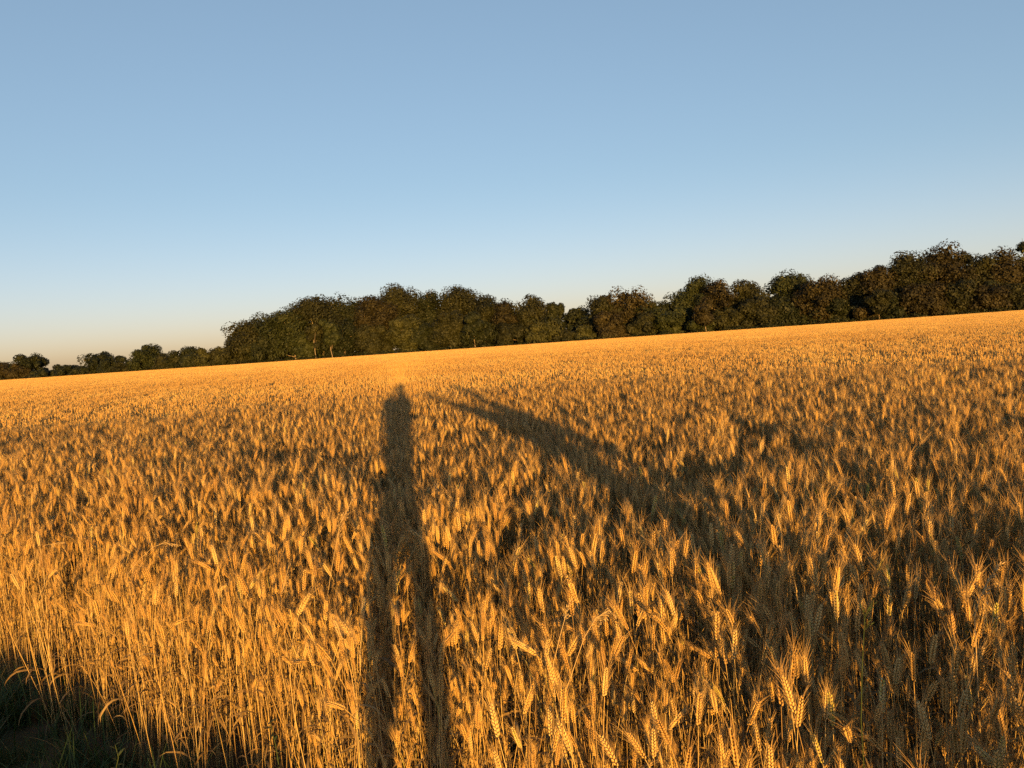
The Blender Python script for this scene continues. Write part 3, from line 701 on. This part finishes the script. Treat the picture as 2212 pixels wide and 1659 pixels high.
# ------------------------------------------------------------------ the photographer and the companion, whose long shadows cross the wheat
def cloth(name, c0, c1):
    return mat_tint(name, [(0, c0), (1, c1)], .9, 0, 0, .1, .6, 60)
M['skin'] = mat_tint('skin', [(0, (.42, .25, .17)), (1, (.5, .31, .22))], .55, 0, 0, .3, .3, 30)
M['hair'] = mat_tint('hair', [(0, (.03, .02, .012)), (1, (.08, .05, .03))], .5, 0, 0, .4, .8, 120)
M['shirt1'] = cloth('grey_shirt', (.12, .13, .15), (.18, .19, .21)); M['shirt2'] = cloth('white_blouse', (.5, .48, .45), (.65, .63, .6))
M['denim'] = cloth('denim', (.03, .05, .10), (.06, .09, .16)); M['shoe'] = cloth('shoe', (.05, .04, .035), (.1, .08, .07))
M['shade_skirt'] = cloth('shade_skirt_cloth', (.16, .10, .07), (.24, .16, .11)); M['eye'] = mat_tint('eye', [(0, (.02, .015, .01)), (1, (.05, .03, .02))], .2)
M['phone'] = mat_tint('phone_black', [(0, (.01, .01, .012)), (1, (.02, .02, .022))], .25, 0, 0, .5)
def skinned(name, joints, edges, mat, parent, root=0, sub=2):
    me = bpy.data.meshes.new(name); nm = list(joints)
    me.from_pydata([joints[k][0] for k in nm], [(nm.index(a), nm.index(b)) for a, b in edges], []); me.materials.append(mat)
    o = link(name, me, parent); o.modifiers.new('skin', 'SKIN').use_smooth_shade = True
    for v, k in zip(me.skin_vertices[0].data, nm):
        rr = joints[k][1]; v.radius = (rr, rr) if np.isscalar(rr) else rr; v.use_root = (k == nm[root])
    m = o.modifiers.new('sub', 'SUBSURF'); m.levels = sub; m.render_levels = sub
    return o
def ellipsoid(mb, c, r, nu=14, nv=9, zmin=-1.0, tint=.5):
    V = []; Q = []
    vs = np.linspace(max(-1, zmin), 1, nv)
    for i, z in enumerate(vs):
        ph = math.asin(max(-1, min(1, z)))
        for j in range(nu):
            a = 2 * math.pi * j / nu; V.append((c[0] + r[0] * math.cos(ph) * math.cos(a), c[1] + r[1] * math.cos(ph) * math.sin(a), c[2] + r[2] * math.sin(ph)))
    for i in range(nv - 1):
        for j in range(nu): Q.append((i * nu + j, i * nu + (j + 1) % nu, (i + 1) * nu + (j + 1) % nu, (i + 1) * nu + j))
    mb.add(V, None, Q, tint)
def person(label, loc, k, yaw, elbow, wrist, hand_dir, shirt, hairlen, legx=.13, shade_skirt=False, tilt=0.0, fit=1.0):
    root = bpy.data.objects.new('person', None); COL.objects.link(root); root.location = loc; root.rotation_euler = (0, 0, yaw); root.scale = (k, k, k)
    hx = tilt
    J = {'pelvis': ((0, 0, .985), (.10 * fit, .085)), 'waist': ((0, 0, 1.10), (.10 * fit, .085)), 'chest': ((0, .005, 1.27), (.12 * fit, .10)), 'collar': ((0, 0, 1.41), (.075, .06)), 'neck': ((hx * .4, .01, 1.47), .05),
         'jaw': ((hx * .7, .03, 1.535), (.062, .075)), 'brow': ((hx, .02, 1.62), (.074, .092)), 'crown': ((hx, .01, 1.685), (.05, .06))}
    E_ = [('pelvis', 'waist'), ('waist', 'chest'), ('chest', 'collar'), ('collar', 'neck'), ('neck', 'jaw'), ('jaw', 'brow'), ('brow', 'crown')]
    for s_, nm in ((-1, 'l'), (1, 'r')):
        e, w = elbow[nm], wrist[nm]
        J.update({nm + 'sh': ((s_ * .15, 0, 1.375), .055), nm + 'el': (e, .042), nm + 'wr': (w, .029),
                  nm + 'hip': ((s_ * .082, 0, .90), .046), nm + 'kn': ((s_ * (legx * .97), .02, .48), .044), nm + 'ca': ((s_ * legx * .99, -.01, .34), .044), nm + 'an': ((s_ * legx, 0, .09), .04), nm + 'toe': ((s_ * (legx + .03), .15, .035), .032)})
        E_ += [('chest', nm + 'sh'), (nm + 'sh', nm + 'el'), (nm + 'el', nm + 'wr'), ('pelvis', nm + 'hip'), (nm + 'hip', nm + 'kn'), (nm + 'kn', nm + 'ca'), (nm + 'ca', nm + 'an'), (nm + 'an', nm + 'toe')]
    skinned('body', J, E_, M['skin'], root)
    def grow(keys, dr): return {q: (J[q][0], tuple(np.array(J[q][1]) + dr) if not np.isscalar(J[q][1]) else J[q][1] + dr) for q in keys}
    sh = grow(['pelvis', 'waist', 'chest', 'collar', 'lsh', 'rsh', 'lel', 'rel'], .02); sh['collar'] = ((0, 0, 1.40), (.095, .08))
    skinned('shirt', sh, [('pelvis', 'waist'), ('waist', 'chest'), ('chest', 'collar'), ('chest', 'lsh'), ('chest', 'rsh'), ('lsh', 'lel'), ('rsh', 'rel')], M[shirt], root)
    tr_ = grow(['pelvis', 'lhip', 'rhip', 'lkn', 'rkn', 'lca', 'rca', 'lan', 'ran'], .010)
    skinned('trousers', tr_, [('pelvis', 'lhip'), ('pelvis', 'rhip'), ('lhip', 'lkn'), ('rhip', 'rkn'), ('lkn', 'lca'), ('rkn', 'rca'), ('lca', 'lan'), ('rca', 'ran')], M['denim'], root)
    if shade_skirt:
        mb = MB(); tube(mb, [(0, 0, 1.09), (0, 0, .98), (0, .01, .75), (0, .01, .5), (0, .01, .3)], [.10, .115, .135, .155, .17], 20, .5, cap=False); link('shade_skirt', mb.mesh('shade_skirt', M['shade_skirt'], True), root)  # added to give the companion a wider, solid cast shadow
    for s_ in (-1, 1):
        mb = MB(); ellipsoid(mb, (s_ * (legx + .015), .08, .045), (.052, .135, .055)); link('shoe', mb.mesh('shoe', M['shoe'], True), root)
        mb = MB(); ellipsoid(mb, (hx + s_ * .032, .108, 1.605), (.013, .010, .009)); link('eye', mb.mesh('eye', M['eye'], True), root)
        mb = MB(); ellipsoid(mb, (hx + s_ * .08, .01, 1.595), (.012, .022, .034)); link('ear', mb.mesh('ear', M['skin'], True), root)
    mb = MB(); ellipsoid(mb, (hx, .122, 1.575), (.013, .02, .026)); link('nose', mb.mesh('nose', M['skin'], True), root)
    mb = MB(); ellipsoid(mb, (hx * .9, .108, 1.535), (.026, .008, .007)); link('mouth', mb.mesh('mouth', M['skin'], True), root)
    mb = MB(); ellipsoid(mb, (hx, -.012, 1.632), (.088, .100, .085), zmin=-.25)
    if hairlen > 0: ellipsoid(mb, (hx * .8, -.065, 1.56 - hairlen * .4), (.075, .045, .07 + hairlen * .6))
    link('hair', mb.mesh('hair', M['hair'], True), root)
    for s_, nm in ((-1, 'l'), (1, 'r')):                      # hands: palm, four fingers, thumb
        w = np.array(wrist[nm]); d, side = (unit(q) for q in hand_dir[nm]); nrm = np.cross(d, side)
        mb = MB(); tube(mb, [w - d * .01, w + d * .03, w + d * .075, w + d * .09], [.024, .033, .034, .02], 8)
        for f_, (o_, L) in enumerate(((-.027, .068), (-.009, .076), (.009, .072), (.027, .056))):
            A = w + d * .078 + side * o_; B_ = A + d * L * .5 + nrm * .008; C_ = B_ + d * L * .3 + nrm * .022; D_ = C_ + d * L * .05 + nrm * .022
            tube(mb, [A, B_, C_, D_], [.009, .0085, .0078, .005], 6)
        A = w + d * .025 - side * .028; tube(mb, [A, A + d * .03 - side * .022, A + d * .055 - side * .022 + nrm * .012], [.011, .010, .006], 6)
        link('hand', mb.mesh('hand', M['skin'], True), root)
    return root
back = -Vector((LDIR.x, LDIR.y, 0)).normalized()
k1 = 0.90; gz = float(ground_z(back.x * .36, back.y * .36))
p1 = back * .37 + Vector((-.055, 0, 0)); p1.z = gz
ph1 = (CAM_Z - gz) / k1                                       # the camera's height in the photographer's own measure
yaw1 = math.atan2(-LDIR.x, LDIR.y)
tag(person('person in grey shirt and jeans holding up a phone, whose shadow falls left of centre', p1, k1, yaw1,
       {'l': (-.19, .13, 1.40), 'r': (.185, .13, 1.37)}, {'l': (-.085, .29, ph1 - .13), 'r': (.085, .29, ph1 - .13)},
       {'l': ((.15, .25, 1), (-.2, 1, -.1)), 'r': ((-.15, .25, 1), (.2, 1, -.1))}, 'shirt1', 0, .098, tilt=.06, fit=.86), cat='person', label='person in grey shirt and jeans holding up a phone, whose shadow falls left of centre')
pb = MB(); hw_, hh_, dd_ = .076, .037, .004
for sgn in (0,):
    V = [(x, y, z) for x in (-hw_, hw_) for y in (-dd_, dd_) for z in (-hh_, hh_)]
    pb.add(V, None, [(0, 1, 3, 2), (4, 6, 7, 5), (0, 4, 5, 1), (2, 3, 7, 6), (0, 2, 6, 4), (1, 5, 7, 3)])
ph = link('phone', pb.mesh('phone', M['phone'])); bv = ph.modifiers.new('bevel', 'BEVEL'); bv.width = .003; bv.segments = 3
Mx = cam.matrix_world.to_3x3(); R3 = Matrix((rgt, fwd, upv)).transposed()
ph.matrix_world = Matrix.Translation(CAMP - fwd * .012) @ R3.to_4x4()
tag(ph, 'black phone held up in the hands of the photographer', 'phone')
P2 = Vector((1.06, -.25, 0)); P2.z = float(ground_z(P2.x, P2.y))
tag(person('', P2, .90, yaw1, {'l': (-.40, .05, 1.46), 'r': (.30, .02, 1.16)}, {'l': (-.60, .10, 1.56), 'r': (.17, .12, .98)},
       {'l': ((-.9, .1, .3), (0, .3, 1)), 'r': ((0, .1, -1), (0, 1, .1))}, 'shirt2', .18, .08, True, fit=.82), 'person in white blouse and added skirt with one arm raised, casting the right shadow', 'person')
